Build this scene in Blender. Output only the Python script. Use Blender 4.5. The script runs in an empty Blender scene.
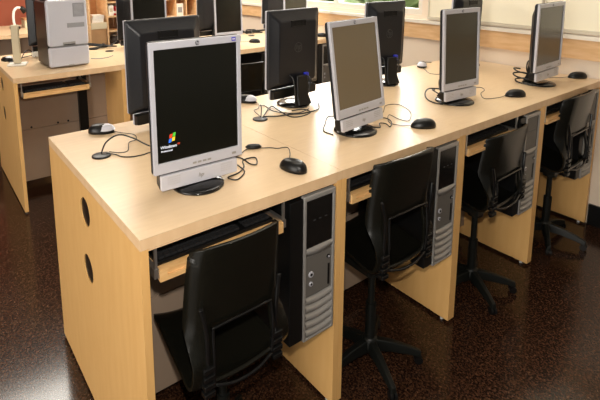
import bpy, bmesh, math, random
from mathutils import Vector, Matrix
random.seed(7)
PI = math.pi
sc = bpy.context.scene
C = sc.collection

# ------------------------------------------------------------------ camera
cd = bpy.data.cameras.new('camera')
cam = bpy.data.objects.new('camera', cd); C.objects.link(cam)
rt = Vector((0.81463159, -0.57992403, -0.007968))
up = Vector((0.10455238, 0.13332585, 0.98554199))
fw = Vector((0.57047715, 0.80368671, -0.16924389))
M = Matrix((rt, up, -fw)).transposed().to_4x4()
M.translation = Vector((-0.34465, -0.89325, 1.30859))
cam.matrix_world = M
cd.sensor_width = 36
cd.lens = 487.55 / 600 * 36
cd.shift_x = (300 - 251.86) / 600
cd.shift_y = -(200 - 49.76) / 600
cd.clip_start = 0.02
sc.camera = cam

# ------------------------------------------------------------------ world, light, exposure
w = bpy.data.worlds.new('daylight'); sc.world = w; w.use_nodes = True
bg = w.node_tree.nodes['Background']
bg.inputs[0].default_value = (1.0, 0.95, 0.86, 1)
bg.inputs[1].default_value = 0.16
sc.view_settings.view_transform = 'Standard'
sc.view_settings.look = 'None'
sc.view_settings.gamma = 1
sc.view_settings.use_curve_mapping = False
sc.view_settings.exposure = 0.0

def area(name, loc, target, sx, sy, power, col):
    l = bpy.data.lights.new(name, 'AREA'); l.shape = 'RECTANGLE'; l.size = sx; l.size_y = sy
    l.energy = power; l.color = col
    o = bpy.data.objects.new(name, l); C.objects.link(o); o.location = loc
    o.rotation_euler = (Vector(target) - Vector(loc)).to_track_quat('-Z', 'Y').to_euler()
    return o
area('camera_flash', (-0.33, -0.87, 1.425), (0.7, 0.55, 0.6), 0.035, 0.035, 14.5, (1.0, 0.93, 0.84))
area('added_side_fill', (-3.4, -0.6, 1.3), (1.0, 0.2, 0.6), 2.4, 1.5, 95, (1.0, 0.94, 0.86))  # added soft fill from the left to brighten side panels; no window modelled there
area('ceiling_light', (1.3, 0.4, 2.38), (1.3, 0.4, 0), 2.0, 0.5, 20, (1.0, 0.93, 0.82))
area('ceiling_light', (0.9, 3.0, 2.38), (0.9, 3.0, 0), 2.2, 0.5, 80, (1.0, 0.95, 0.85))
area('window_daylight', (2.52, 1.83, 1.50), (0.4, 1.2, 0.6), 1.4, 0.66, 42, (1.0, 0.98, 0.92))
sl = bpy.data.lights.new('sun', 'SUN'); sl.energy = 3.5; sl.angle = 0.01; sl.color = (1.0, 0.95, 0.85)
so_ = bpy.data.objects.new('sun', sl); C.objects.link(so_); so_.rotation_euler = (0, -math.radians(40), 0)

# ------------------------------------------------------------------ materials
def mat(name, col, rough=0.5, metal=0.0, spec=0.5, emit=None, es=1.0):
    m = bpy.data.materials.new(name); m.use_nodes = True
    b = m.node_tree.nodes['Principled BSDF']
    b.inputs['Base Color'].default_value = (*col, 1)
    b.inputs['Roughness'].default_value = rough
    b.inputs['Metallic'].default_value = metal
    b.inputs['Specular IOR Level'].default_value = spec
    if emit:
        b.inputs['Emission Color'].default_value = (*emit, 1); b.inputs['Emission Strength'].default_value = es
    return m

def noisy(name, c1, c2, scale, stretch=(1, 1, 1), rough=0.5, detail=4, lo=0.35, hi=0.65, spec=0.5, bump=0.0, coat=0.0):
    m = mat(name, c1, rough, 0, spec); nt = m.node_tree; b = nt.nodes['Principled BSDF']
    tc = nt.nodes.new('ShaderNodeTexCoord'); mp = nt.nodes.new('ShaderNodeMapping')
    mp.inputs['Scale'].default_value = stretch
    n = nt.nodes.new('ShaderNodeTexNoise'); n.inputs['Scale'].default_value = scale; n.inputs['Detail'].default_value = detail
    r = nt.nodes.new('ShaderNodeValToRGB')
    r.color_ramp.elements[0].position = lo; r.color_ramp.elements[0].color = (*c1, 1)
    r.color_ramp.elements[1].position = hi; r.color_ramp.elements[1].color = (*c2, 1)
    nt.links.new(tc.outputs['Object'], mp.inputs['Vector']); nt.links.new(mp.outputs[0], n.inputs['Vector'])
    nt.links.new(n.outputs[0], r.inputs[0]); nt.links.new(r.outputs[0], b.inputs['Base Color'])
    if bump:
        bp = nt.nodes.new('ShaderNodeBump'); bp.inputs['Strength'].default_value = bump; bp.inputs['Distance'].default_value = 0.002
        nt.links.new(n.outputs[0], bp.inputs['Height']); nt.links.new(bp.outputs[0], b.inputs['Normal'])
    if coat: b.inputs['Coat Weight'].default_value = coat; b.inputs['Coat Roughness'].default_value = 0.15
    return m

WOOD_TOP = noisy('maple_laminate_top', (0.67, 0.49, 0.30), (0.72, 0.535, 0.335), 14, (1, 6, 6), 0.3, lo=0.3, hi=0.7)
WOOD_SIDE = noisy('maple_laminate_side', (0.75, 0.43, 0.15), (0.80, 0.48, 0.18), 10, (4, 4, 0.7), 0.42, lo=0.3, hi=0.7)
WOOD_EDGE = noisy('maple_edge_band', (0.74, 0.50, 0.28), (0.80, 0.56, 0.33), 30, (1, 1, 0.2), 0.45)
WOOD_TRAY = noisy('maple_tray', (0.72, 0.42, 0.16), (0.80, 0.50, 0.22), 20, (1, 5, 5), 0.4)
WOOD_RAIL = noisy('oak_rail', (0.66, 0.40, 0.19), (0.76, 0.50, 0.27), 12, (5, 0.8, 5), 0.5)
WOOD_DARK = noisy('brown_wood', (0.42, 0.19, 0.07), (0.50, 0.25, 0.10), 8, (1, 1, 4), 0.5)
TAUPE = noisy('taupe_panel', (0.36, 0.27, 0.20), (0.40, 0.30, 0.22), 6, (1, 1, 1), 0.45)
BLACK = mat('black_plastic', (0.005, 0.005, 0.005), 0.35, 0, 0.35)
BLACK_SH = mat('glossy_black_plastic', (0.006, 0.006, 0.006), 0.16)
BLACK_BACK = noisy('textured_black_plastic', (0.006, 0.0065, 0.009), (0.010, 0.011, 0.014), 300, rough=0.36, spec=0.4)
CHAIRM = noisy('black_polypropylene', (0.004, 0.004, 0.003), (0.008, 0.0075, 0.005), 250, rough=0.25, bump=0.1, spec=0.35)
BASEM = mat('charcoal_nylon', (0.005, 0.006, 0.005), 0.45, 0, 0.35)
CABLE = mat('black_rubber_cable', (0.012, 0.012, 0.012), 0.45)
SILVER = mat('silver_plastic', (0.52, 0.52, 0.57), 0.4, 0.1)
SILVER2 = mat('lighter_silver_plastic', (0.55, 0.55, 0.60), 0.38, 0.1)
SILVER_D = mat('grey_silver_plastic', (0.33, 0.32, 0.30), 0.35, 0.3)
TOWERS = mat('tower_silver', (0.36, 0.345, 0.325), 0.32, 0.35)
TOWERG = mat('tower_grey', (0.16, 0.15, 0.135), 0.4, 0.2)
GREYM = mat('vent_grey', (0.28, 0.28, 0.29), 0.6)
METAL = mat('zinc_steel', (0.55, 0.53, 0.5), 0.3, 0.9)
WHITE = mat('white_plastic', (0.8, 0.77, 0.7), 0.4)
CREAMM = mat('cream_plastic', (0.62, 0.53, 0.36), 0.5)
KEYM = mat('black_keys', (0.015, 0.015, 0.016), 0.5)
BLUE = mat('blue_connector', (0.02, 0.03, 0.45), 0.4)
FOOTM = mat('nylon_glide', (0.6, 0.6, 0.58), 0.4)
def screen_mat(name, c): return mat(name, c, 0.22, 0, 0.45)
SCR1 = screen_mat('dark_screen', (0.006, 0.006, 0.004))
SCR2 = screen_mat('screen_taupe_reflection', (0.17, 0.13, 0.075))  # reflection of the room put into the base colour as taupe
SCR3 = screen_mat('screen_olive_reflection', (0.045, 0.04, 0.025))  # greenish-brown reflection put into the base colour of a near-black screen
EMBM = mat('dark_embossed_plastic', (0.04, 0.04, 0.042), 0.4)
LRED = mat('logo_red', (0.5, 0.03, 0.01), 0.4, emit=(0.8, 0.08, 0.02), es=0.6)
LGRN = mat('logo_green', (0.05, 0.4, 0.03), 0.4, emit=(0.12, 0.5, 0.05), es=0.6)
LBLU = mat('logo_blue', (0.02, 0.12, 0.6), 0.4, emit=(0.05, 0.2, 0.9), es=0.6)
LYEL = mat('logo_yellow', (0.7, 0.5, 0.02), 0.4, emit=(0.9, 0.6, 0.04), es=0.6)
LTXT = mat('logo_text', (0.6, 0.62, 0.7), 0.4, emit=(0.7, 0.72, 0.8), es=0.7)
STICK = mat('blue_sticker', (0.08, 0.08, 0.5), 0.4)

# ------------------------------------------------------------------ mesh helpers
def obj(name, bm, m, parent=None, smooth=False, bevel=0.0, seg=2):
    me = bpy.data.meshes.new(name)
    bmesh.ops.recalc_face_normals(bm, faces=bm.faces)
    bm.to_mesh(me); bm.free()
    o = bpy.data.objects.new(name, me); C.objects.link(o)
    me.materials.append(m)
    if smooth:
        for p in me.polygons: p.use_smooth = True
    if parent: o.parent = parent
    if bevel:
        b = o.modifiers.new('bevel', 'BEVEL'); b.width = bevel; b.segments = seg; b.limit_method = 'ANGLE'; b.angle_limit = math.radians(40)
        for p in me.polygons: p.use_smooth = True
        try: o.modifiers.new('wn', 'WEIGHTED_NORMAL').keep_sharp = True
        except Exception: pass
    return o

def thing(name, label, cat, loc=(0, 0, 0), rz=0, group=None):
    o = bpy.data.objects.new(name, None); C.objects.link(o)
    o.location = loc; o.rotation_euler = (0, 0, rz); o.empty_display_size = 0.05
    o['label'] = label; o['category'] = cat
    if group: o['group'] = group
    return o
def tag(o, label, cat, group=None):
    o['label'] = label; o['category'] = cat
    if group: o['group'] = group
    return o
def struct(name, bm, m, **k):
    o = obj(name, bm, m, **k); o['kind'] = 'structure'; return o

def box(bm, x0, x1, y0, y1, z0, z1, mtx=None):
    v = [bm.verts.new((x, y, z)) for z in (z0, z1) for y in (y0, y1) for x in (x0, x1)]
    for f in ((0, 2, 3, 1), (4, 5, 7, 6), (0, 1, 5, 4), (2, 6, 7, 3), (0, 4, 6, 2), (1, 3, 7, 5)):
        bm.faces.new([v[i] for i in f])
    if mtx: bmesh.ops.transform(bm, matrix=mtx, verts=v)
    return v
def B(*a):
    bm = bmesh.new(); box(bm, *a); return bm
def cyl(bm, c0, c1, r0, r1=None, n=20, caps=True):
    if r1 is None: r1 = r0
    c0 = Vector(c0); c1 = Vector(c1); d = (c1 - c0).normalized()
    a = d.orthogonal().normalized(); b = d.cross(a)
    R0 = []; R1 = []
    for i in range(n):
        t = 2 * PI * i / n; e = a * math.cos(t) + b * math.sin(t)
        R0.append(bm.verts.new(c0 + e * r0)); R1.append(bm.verts.new(c1 + e * r1))
    for i in range(n):
        j = (i + 1) % n; bm.faces.new((R0[i], R0[j], R1[j], R1[i]))
    if caps: bm.faces.new(R0[::-1]); bm.faces.new(R1)
def lathe(bm, prof, n=32, cx=0, cy=0, sx=1, sy=1):
    rings = []
    for r, z in prof:
        if r < 1e-6: rings.append([bm.verts.new((cx, cy, z))])
        else: rings.append([bm.verts.new((cx + sx * r * math.cos(2 * PI * i / n), cy + sy * r * math.sin(2 * PI * i / n), z)) for i in range(n)])
    for a, b in zip(rings, rings[1:]):
        for i in range(n):
            j = (i + 1) % n
            if len(a) == 1 and len(b) > 1: bm.faces.new((a[0], b[i], b[j]))
            elif len(b) == 1 and len(a) > 1: bm.faces.new((a[i], a[j], b[0]))
            elif len(a) > 1: bm.faces.new((a[i], a[j], b[j], b[i]))
def catmull(pts, k=6):
    P = [Vector(p) for p in pts]; P = [P[0]] + P + [P[-1]]; out = []
    for i in range(1, len(P) - 2):
        a, b, c, d = P[i - 1:i + 3]
        for s in range(k):
            t = s / k
            out.append(0.5 * ((2 * b) + (c - a) * t + (2 * a - 5 * b + 4 * c - d) * t * t + (-a + 3 * b - 3 * c + d) * t ** 3))
    out.append(P[-2]); return out
def tube(bm, pts, r, n=8, k=6):
    P = catmull(pts, k) if k else [Vector(p) for p in pts]
    prev = None; ref = None
    for i, p in enumerate(P):
        d = (P[min(i + 1, len(P) - 1)] - P[max(i - 1, 0)])
        if d.length < 1e-9: continue
        d.normalize()
        ref = d.orthogonal().normalized() if ref is None else (ref - d * ref.dot(d)).normalized()
        b = d.cross(ref)
        ring = [bm.verts.new(p + (ref * math.cos(2 * PI * j / n) + b * math.sin(2 * PI * j / n)) * r) for j in range(n)]
        if prev:
            for j in range(n): bm.faces.new((prev[j], prev[(j + 1) % n], ring[(j + 1) % n], ring[j]))
        else: bm.faces.new(ring[::-1])
        prev = ring
    bm.faces.new(prev)
def rrect(w, h, r, n=4):
    pts = []
    for cx, cy, a0 in ((w / 2 - r, h / 2 - r, 0), (-w / 2 + r, h / 2 - r, 90), (-w / 2 + r, -h / 2 + r, 180), (w / 2 - r, -h / 2 + r, 270)):
        for i in range(n + 1):
            a = math.radians(a0 + 90 * i / n); pts.append((cx + r * math.cos(a), cy + r * math.sin(a)))
    return pts
def loft_y(bm, secs, cap0=True, cap1=True):
    """secs: list of (y, cx, cz, w, h, r): rounded rectangles in XZ joined along Y"""
    prev = None
    for y, cx, cz, w_, h_, r in secs:
        ring = [bm.verts.new((cx + a, y, cz + b)) for a, b in rrect(w_, h_, r)]
        n = len(ring)
        if prev:
            for j in range(n): bm.faces.new((prev[j], prev[(j + 1) % n], ring[(j + 1) % n], ring[j]))
        elif cap0: bm.faces.new(ring)
        prev = ring
    if cap1: bm.faces.new(prev[::-1])
def frame_y(bm, x0, x1, z0, z1, l, r, t, b, y0, y1):
    """rectangular frame as one ring, in XZ, between y0 and y1"""
    o = [(x0, z0), (x1, z0), (x1, z1), (x0, z1)]; i_ = [(x0 + l, z0 + b), (x1 - r, z0 + b), (x1 - r, z1 - t), (x0 + l, z1 - t)]
    V = {}
    for k, y in enumerate((y0, y1)):
        for n_, q in (('o', o), ('i', i_)):
            for j, (x, z) in enumerate(q): V[n_, k, j] = bm.verts.new((x, y, z))
    for j in range(4):
        q = (j + 1) % 4
        bm.faces.new((V['o', 0, j], V['o', 0, q], V['i', 0, q], V['i', 0, j]))
        bm.faces.new((V['o', 1, j], V['i', 1, j], V['i', 1, q], V['o', 1, q]))
        bm.faces.new((V['o', 0, j], V['o', 1, j], V['o', 1, q], V['o', 0, q]))
        bm.faces.new((V['i', 0, j], V['i', 0, q], V['i', 1, q], V['i', 1, j]))
def panel_holes(outer, holes, x0, x1):
    """panel in YZ with circular holes, extruded from x0 to x1"""
    bm = bmesh.new(); E = []
    def loop(pts):
        vs = [bm.verts.new((x0, y, z)) for y, z in pts]
        for i in range(len(vs)): E.append(bm.edges.new((vs[i], vs[(i + 1) % len(vs)])))
    loop(outer)
    for cy, cz, r in holes: loop([(cy + r * math.cos(2 * PI * i / 24), cz + r * math.sin(2 * PI * i / 24)) for i in range(24)])
    bmesh.ops.triangle_fill(bm, edges=E, use_beauty=True, use_dissolve=False)
    bad = []
    for f in bm.faces:
        c = f.calc_center_median()
        if any((c.y - cy) ** 2 + (c.z - cz) ** 2 < (r * 0.99) ** 2 for cy, cz, r in holes): bad.append(f)
    bmesh.ops.delete(bm, geom=bad, context='FACES_ONLY')
    r = bmesh.ops.extrude_face_region(bm, geom=bm.faces[:])
    bmesh.ops.translate(bm, vec=(x1 - x0, 0, 0), verts=[g for g in r['geom'] if isinstance(g, bmesh.types.BMVert)])
    return bm
def text(name, s, size, m, parent, loc, rot=(PI / 2, 0, 0), shear=0.0, ext=0.0004):
    cu = bpy.data.curves.new(name, 'FONT'); cu.body = s; cu.size = size; cu.extrude = ext; cu.shear = shear
    cu.align_x = 'CENTER'; cu.align_y = 'CENTER'
    t = bpy.data.objects.new('tmp', cu); C.objects.link(t)
    bpy.context.view_layer.update()
    me = bpy.data.meshes.new_from_object(t.evaluated_get(bpy.context.evaluated_depsgraph_get()))
    bpy.data.objects.remove(t)
    o = bpy.data.objects.new(name, me); C.objects.link(o); me.materials.clear(); me.materials.append(m)
    o.location = loc; o.rotation_euler = rot; o.parent = parent
    return o

# ------------------------------------------------------------------ room
W = 0.5919; D = 0.7734; H = 0.75; T = 0.0186; E_ = 0.0305
XW = 2.383
def floor_mat():
    m = mat('terrazzo_floor', (0.03, 0.012, 0.006), 0.15, 0, 0.4); nt = m.node_tree; b = nt.nodes['Principled BSDF']
    tc = nt.nodes.new('ShaderNodeTexCoord')
    v = nt.nodes.new('ShaderNodeTexVoronoi'); v.inputs['Scale'].default_value = 210
    n = nt.nodes.new('ShaderNodeTexNoise'); n.inputs['Scale'].default_value = 140; n.inputs['Detail'].default_value = 5
    r = nt.nodes.new('ShaderNodeValToRGB'); e = r.color_ramp.elements
    e[0].position = 0.44; e[0].color = (0.018, 0.008, 0.005, 1); e[1].position = 0.64; e[1].color = (0.068, 0.030, 0.015, 1)
    x = e.new(0.76); x.color = (0.14, 0.075, 0.045, 1)
    nt.links.new(tc.outputs['Object'], v.inputs['Vector']); nt.links.new(tc.outputs['Object'], n.inputs['Vector'])
    mx = nt.nodes.new('ShaderNodeMixRGB'); mx.blend_type = 'MIX'; mx.inputs[0].default_value = 0.35
    nt.links.new(n.outputs[0], mx.inputs[1]); nt.links.new(v.outputs['Color'], mx.inputs[2])
    nt.links.new(mx.outputs[0], r.inputs[0]); nt.links.new(r.outputs[0], b.inputs['Base Color'])
    return m
struct('floor', B(-4, XW, -3.5, 5.3, -0.05, 0), floor_mat())
WALLM = noisy('cream_wall_paint', (0.80, 0.67, 0.53), (0.82, 0.69, 0.55), 3, rough=0.6)
REDM = noisy('red_wall_paint', (0.42, 0.09, 0.04), (0.46, 0.11, 0.05), 3, rough=0.6)
CEIL = mat('ceiling_white', (0.75, 0.73, 0.68), 0.8)
WFR = mat('window_frame_paint', (0.78, 0.72, 0.62), 0.45)
# right wall with its window opening (y 1.04..2.62, z 0.985..1.9)
bm = bmesh.new()
box(bm, XW, XW + 0.12, -3.5, 1.04, 0, 2.4); box(bm, XW, XW + 0.12, 2.62, 5.3, 0, 2.4)
box(bm, XW, XW + 0.12, 1.04, 2.62, 0, 0.985); box(bm, XW, XW + 0.12, 1.04, 2.62, 1.9, 2.4)
struct('wall_right', bm, WALLM)
struct('wall_back', B(-4, XW + 0.12, 5.3, 5.42, 0, 2.4), REDM)
struct('ceiling', B(-4, XW + 0.12, -3.5, 5.42, 2.4, 2.46), CEIL)
struct('baseboard_right', B(XW - 0.012, XW - 0.0002, -3.5, -0.002, 0, 0.108), BLACK)
struct('trim_1', B(XW - 0.02, XW - 0.0002, -3.5, 5.29, 0.838, 0.936), WOOD_RAIL)
bm = bmesh.new(); box(bm, XW - 0.03, XW - 0.0002, -3.5, 5.29, 0.9365, 0.957)
struct('trim_2', bm, WFR)
bm = bmesh.new()
for y0, y1 in ((1.04, 1.075), (1.80, 1.85), (2.585, 2.62)): box(bm, XW + 0.01, XW + 0.07, y0, y1, 0.985, 1.9)
box(bm, XW + 0.0101, XW + 0.0699, 1.0401, 2.6199, 0.985, 1.022); box(bm, XW + 0.0101, XW + 0.0699, 1.0401, 2.6199, 1.86, 1.9)
wf = struct('window_1', bm, WFR)
gm = mat('window_glass', (1, 1, 1), 0.0); gm.node_tree.nodes['Principled BSDF'].inputs['Transmission Weight'].default_value = 1.0
gm.node_tree.nodes['Principled BSDF'].inputs['IOR'].default_value = 1.01
obj('window_pane', B(XW + 0.038, XW + 0.041, 1.076, 1.799, 1.0225, 1.8595), gm, wf)
obj('window_pane', B(XW + 0.038, XW + 0.041, 1.851, 2.584, 1.0225, 1.8595), gm, wf)
# shrub outside
bm = bmesh.new()
for i in range(260):
    c = Vector((4.2 + random.random() * 1.2, random.uniform(1.5, 7.5), random.uniform(0.2, 1.75)))
    n0 = len(bm.verts); r = bmesh.ops.create_icosphere(bm, subdivisions=1, radius=random.uniform(0.12, 0.28))
    for v in r['verts']: v.co = v.co * random.uniform(0.8, 1.2) + c
LEAF = noisy('leaf_green', (0.35, 0.52, 0.22), (0.85, 0.92, 0.68), 5, rough=0.7)
o = obj('shrub', bm, LEAF); tag(o, 'pale green sunlit foliage outside the window', 'shrub'); 
bm = bmesh.new(); box(bm, XW + 0.13, 9, -2, 10, -0.05, 0.0); struct('ground', bm, noisy('grass', (0.2, 0.35, 0.1), (0.3, 0.45, 0.15), 8))

# whiteboards on the right wall
WB = mat('whiteboard_enamel', (0.90, 0.84, 0.66), 0.2)
def whiteboard(y0, y1, label):
    t = thing('whiteboard', label, 'whiteboard', (XW, (y0 + y1) / 2, 0.975), 0, None)
    h = (y1 - y0) / 2
    obj('writing_surface', B(-0.012, -0.0015, -h + 0.008, h - 0.008, 0.008, 0.90), WB, t)
    bm = bmesh.new(); box(bm, -0.022, -0.0008, -h, h, -0.010, 0.0076); box(bm, -0.018, -0.0008, -h, -h + 0.0078, 0.0077, 0.91); box(bm, -0.018, -0.0008, h - 0.0078, h, 0.0077, 0.91); box(bm, -0.018, -0.0008, -h + .008, h - .008, 0.9003, 0.91)
    obj('frame', bm, mat('board_frame', (0.66, 0.60, 0.48), 0.4, 0.2), t)
whiteboard(0.30, 0.985, 'cream whiteboard on the right wall, next to the window')
whiteboard(-0.55, 0.292, 'cream whiteboard at the right edge of the photo, above the last mouse')

# ------------------------------------------------------------------ desks
def desk(x, y, label, group, tray=True, trayx=(0.043, 0.384)):
    t = thing('computer_desk', label, 'desk', (x, y, 0), 0, group)
    g = 0.0004
    dt = obj('desktop', B(g, W - g, 0, D, H - 0.0013, H), WOOD_TOP, t)
    obj('edge_band', B(g, W - g, 0, D, H - 0.026, H - 0.0014), WOOD_EDGE, dt)
    holes = [(0.392, 0.645, 0.041), (0.397, 0.471, 0.041)]
    out = [(0, 0.012), (D, 0.012), (D, H - 0.0265), (0, H - 0.0265)]
    for x0, x1 in ((g, T), (W - T, W - g)):
        p = obj('side_panel', panel_holes(out, holes, x0, x1), WOOD_SIDE, t)
        for cy_, cz_, r_ in holes:
            bm = bmesh.new(); xa = x0 + 0.003 if x0 < 0.3 else x0 + 0.008
            cyl(bm, (xa, cy_, cz_), (xa + 0.003, cy_, cz_), r_ - 0.0006, n=24); obj('hole_shade_disc', bm, BLACK, p)  # black disc stands in for the shade inside the open cable hole
        for yy in (0.03, D - 0.03):
            bm = bmesh.new(); cyl(bm, ((x0 + x1) / 2, yy, 0), ((x0 + x1) / 2, yy, 0.013), 0.006, n=10)
            obj('glide_foot', bm, FOOTM, p)
    bm = bmesh.new(); box(bm, T + g, W - T - g, 0.0, 0.012, H - E_ - 0.0, H - 0.0265); obj('front_rail', bm, WOOD_EDGE, t)
    for y0 in (0.30, 0.46):
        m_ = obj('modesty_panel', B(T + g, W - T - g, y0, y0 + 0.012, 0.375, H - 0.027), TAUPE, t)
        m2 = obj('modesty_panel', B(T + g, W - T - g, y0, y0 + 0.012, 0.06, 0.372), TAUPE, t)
        if y0 < 0.4:
            for xx in (0.12, 0.27, 0.33):
                bm = bmesh.new(); cyl(bm, (xx, y0 - 0.004, 0.385), (xx, y0, 0.385), 0.006, n=10); obj('screw_cap', bm, BLACK, m_)
    if tray:
        a, b = trayx
        bm = bmesh.new(); box(bm, a, b, 0.012, 0.20, 0.645, 0.655)
        # lip with a shallow wrist recess
        box(bm, a, b, 0.0065, 0.0115, 0.636, 0.664)
        zc = 0.6535; q = rrect(b - a - 0.034, 0.013, 0.006, 4); E2 = []
        for pts in ([(a, 0.636), (b, 0.636), (b, 0.664), (a, 0.664)], [((a + b) / 2 + u, zc + v) for u, v in q]):
            vs = [bm.verts.new((u, 0, v)) for u, v in pts]
            E2 += [bm.edges.new((vs[i_], vs[(i_ + 1) % len(vs)])) for i_ in range(len(vs))]
        f0 = set(bm.faces)
        bmesh.ops.triangle_fill(bm, edges=E2, use_beauty=False)
        nf = [f for f in bm.faces if f not in f0]
        bad = [f for f in nf if abs(f.calc_center_median().z - zc) < 0.0062 and abs(f.calc_center_median().x - (a + b) / 2) < (b - a - 0.036) / 2]
        bmesh.ops.delete(bm, geom=bad, context='FACES_ONLY'); nf = [f for f in nf if f.is_valid]
        rr_ = bmesh.ops.extrude_face_region(bm, geom=nf)
        bmesh.ops.translate(bm, vec=(0, 0.0064, 0), verts=[g_ for g_ in rr_['geom'] if isinstance(g_, bmesh.types.BMVert)])
        kt = obj('keyboard_tray', bm, WOOD_TRAY, t)
        for xx in (a - 0.006, b + 0.006):
            s_ = bmesh.new(); box(s_, xx - 0.0055, xx + 0.0055, 0.004, 0.21, 0.645, 0.667)
            box(s_, xx - 0.003, xx + 0.003, 0.006, 0.012, 0.6675, 0.719)
            box(s_, xx - 0.003, xx + 0.003, 0.19, 0.196, 0.6675, 0.719)
            obj('slide_bracket', s_, METAL, kt)
    gm_ = bmesh.new(); lathe(gm_, [(0.0, 0.0005), (0.028, 0.0005), (0.028, 0.003), (0.022, 0.0045), (0.0, 0.0045)], 28)
    gr = obj('cable_grommet', gm_, BLACK, t, True); gr.location = (0.089, 0.502, H)
    bm = bmesh.new(); box(bm, 0.392, 0.444, 0.262, 0.285, 0.30, 0.7225); obj('cable_cover', bm, BLACK, t)
    return t

rowg = 'joined maple desks'
dl = ['maple desk with two round cable holes in its open left end, nearest the camera',
      'second desk from the camera in the front row, under the tan-screened tilted monitor',
      'third desk from the camera in the front row, between two chairs and dark monitors',
      'last desk of the front row, against the right wall']
for k in range(4): desk(k * W, 0, dl[k], rowg)
X2 = 0.067; Y2 = 1.802
dl = ['second row desk at left that carries the silver printer', 'second row desk mostly hidden behind the nearest monitors',
      'second row desk with a dark chair in front, seen between the two nearest monitors', 'second row desk nearest the right wall']
for k in range(4):
    d_ = desk(X2 + k * W, Y2, dl[k], rowg, tray=(k < 2)) if k < 3 else None
# the last unit of row two ends at the wall
d_ = desk(X2 + 3 * W, Y2, dl[3], rowg, tray=False); d_.scale = ((XW - 0.004 - (X2 + 3 * W)) / W, 1, 1)
Y3 = 3.604
dl = ['far cream desk at the left edge, with the white desk lamp', 'third row desk behind the shelves',
      'third row desk beyond the second row monitors', 'third row desk next to the far corner unit', 'third row desk in the far corner against the right wall, carrying a wooden organizer']
for k, xx in enumerate((-0.58, 0.012, 0.604, 1.196, 1.788)):
    desk(xx, Y3, dl[k], rowg, tray=False)

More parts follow.
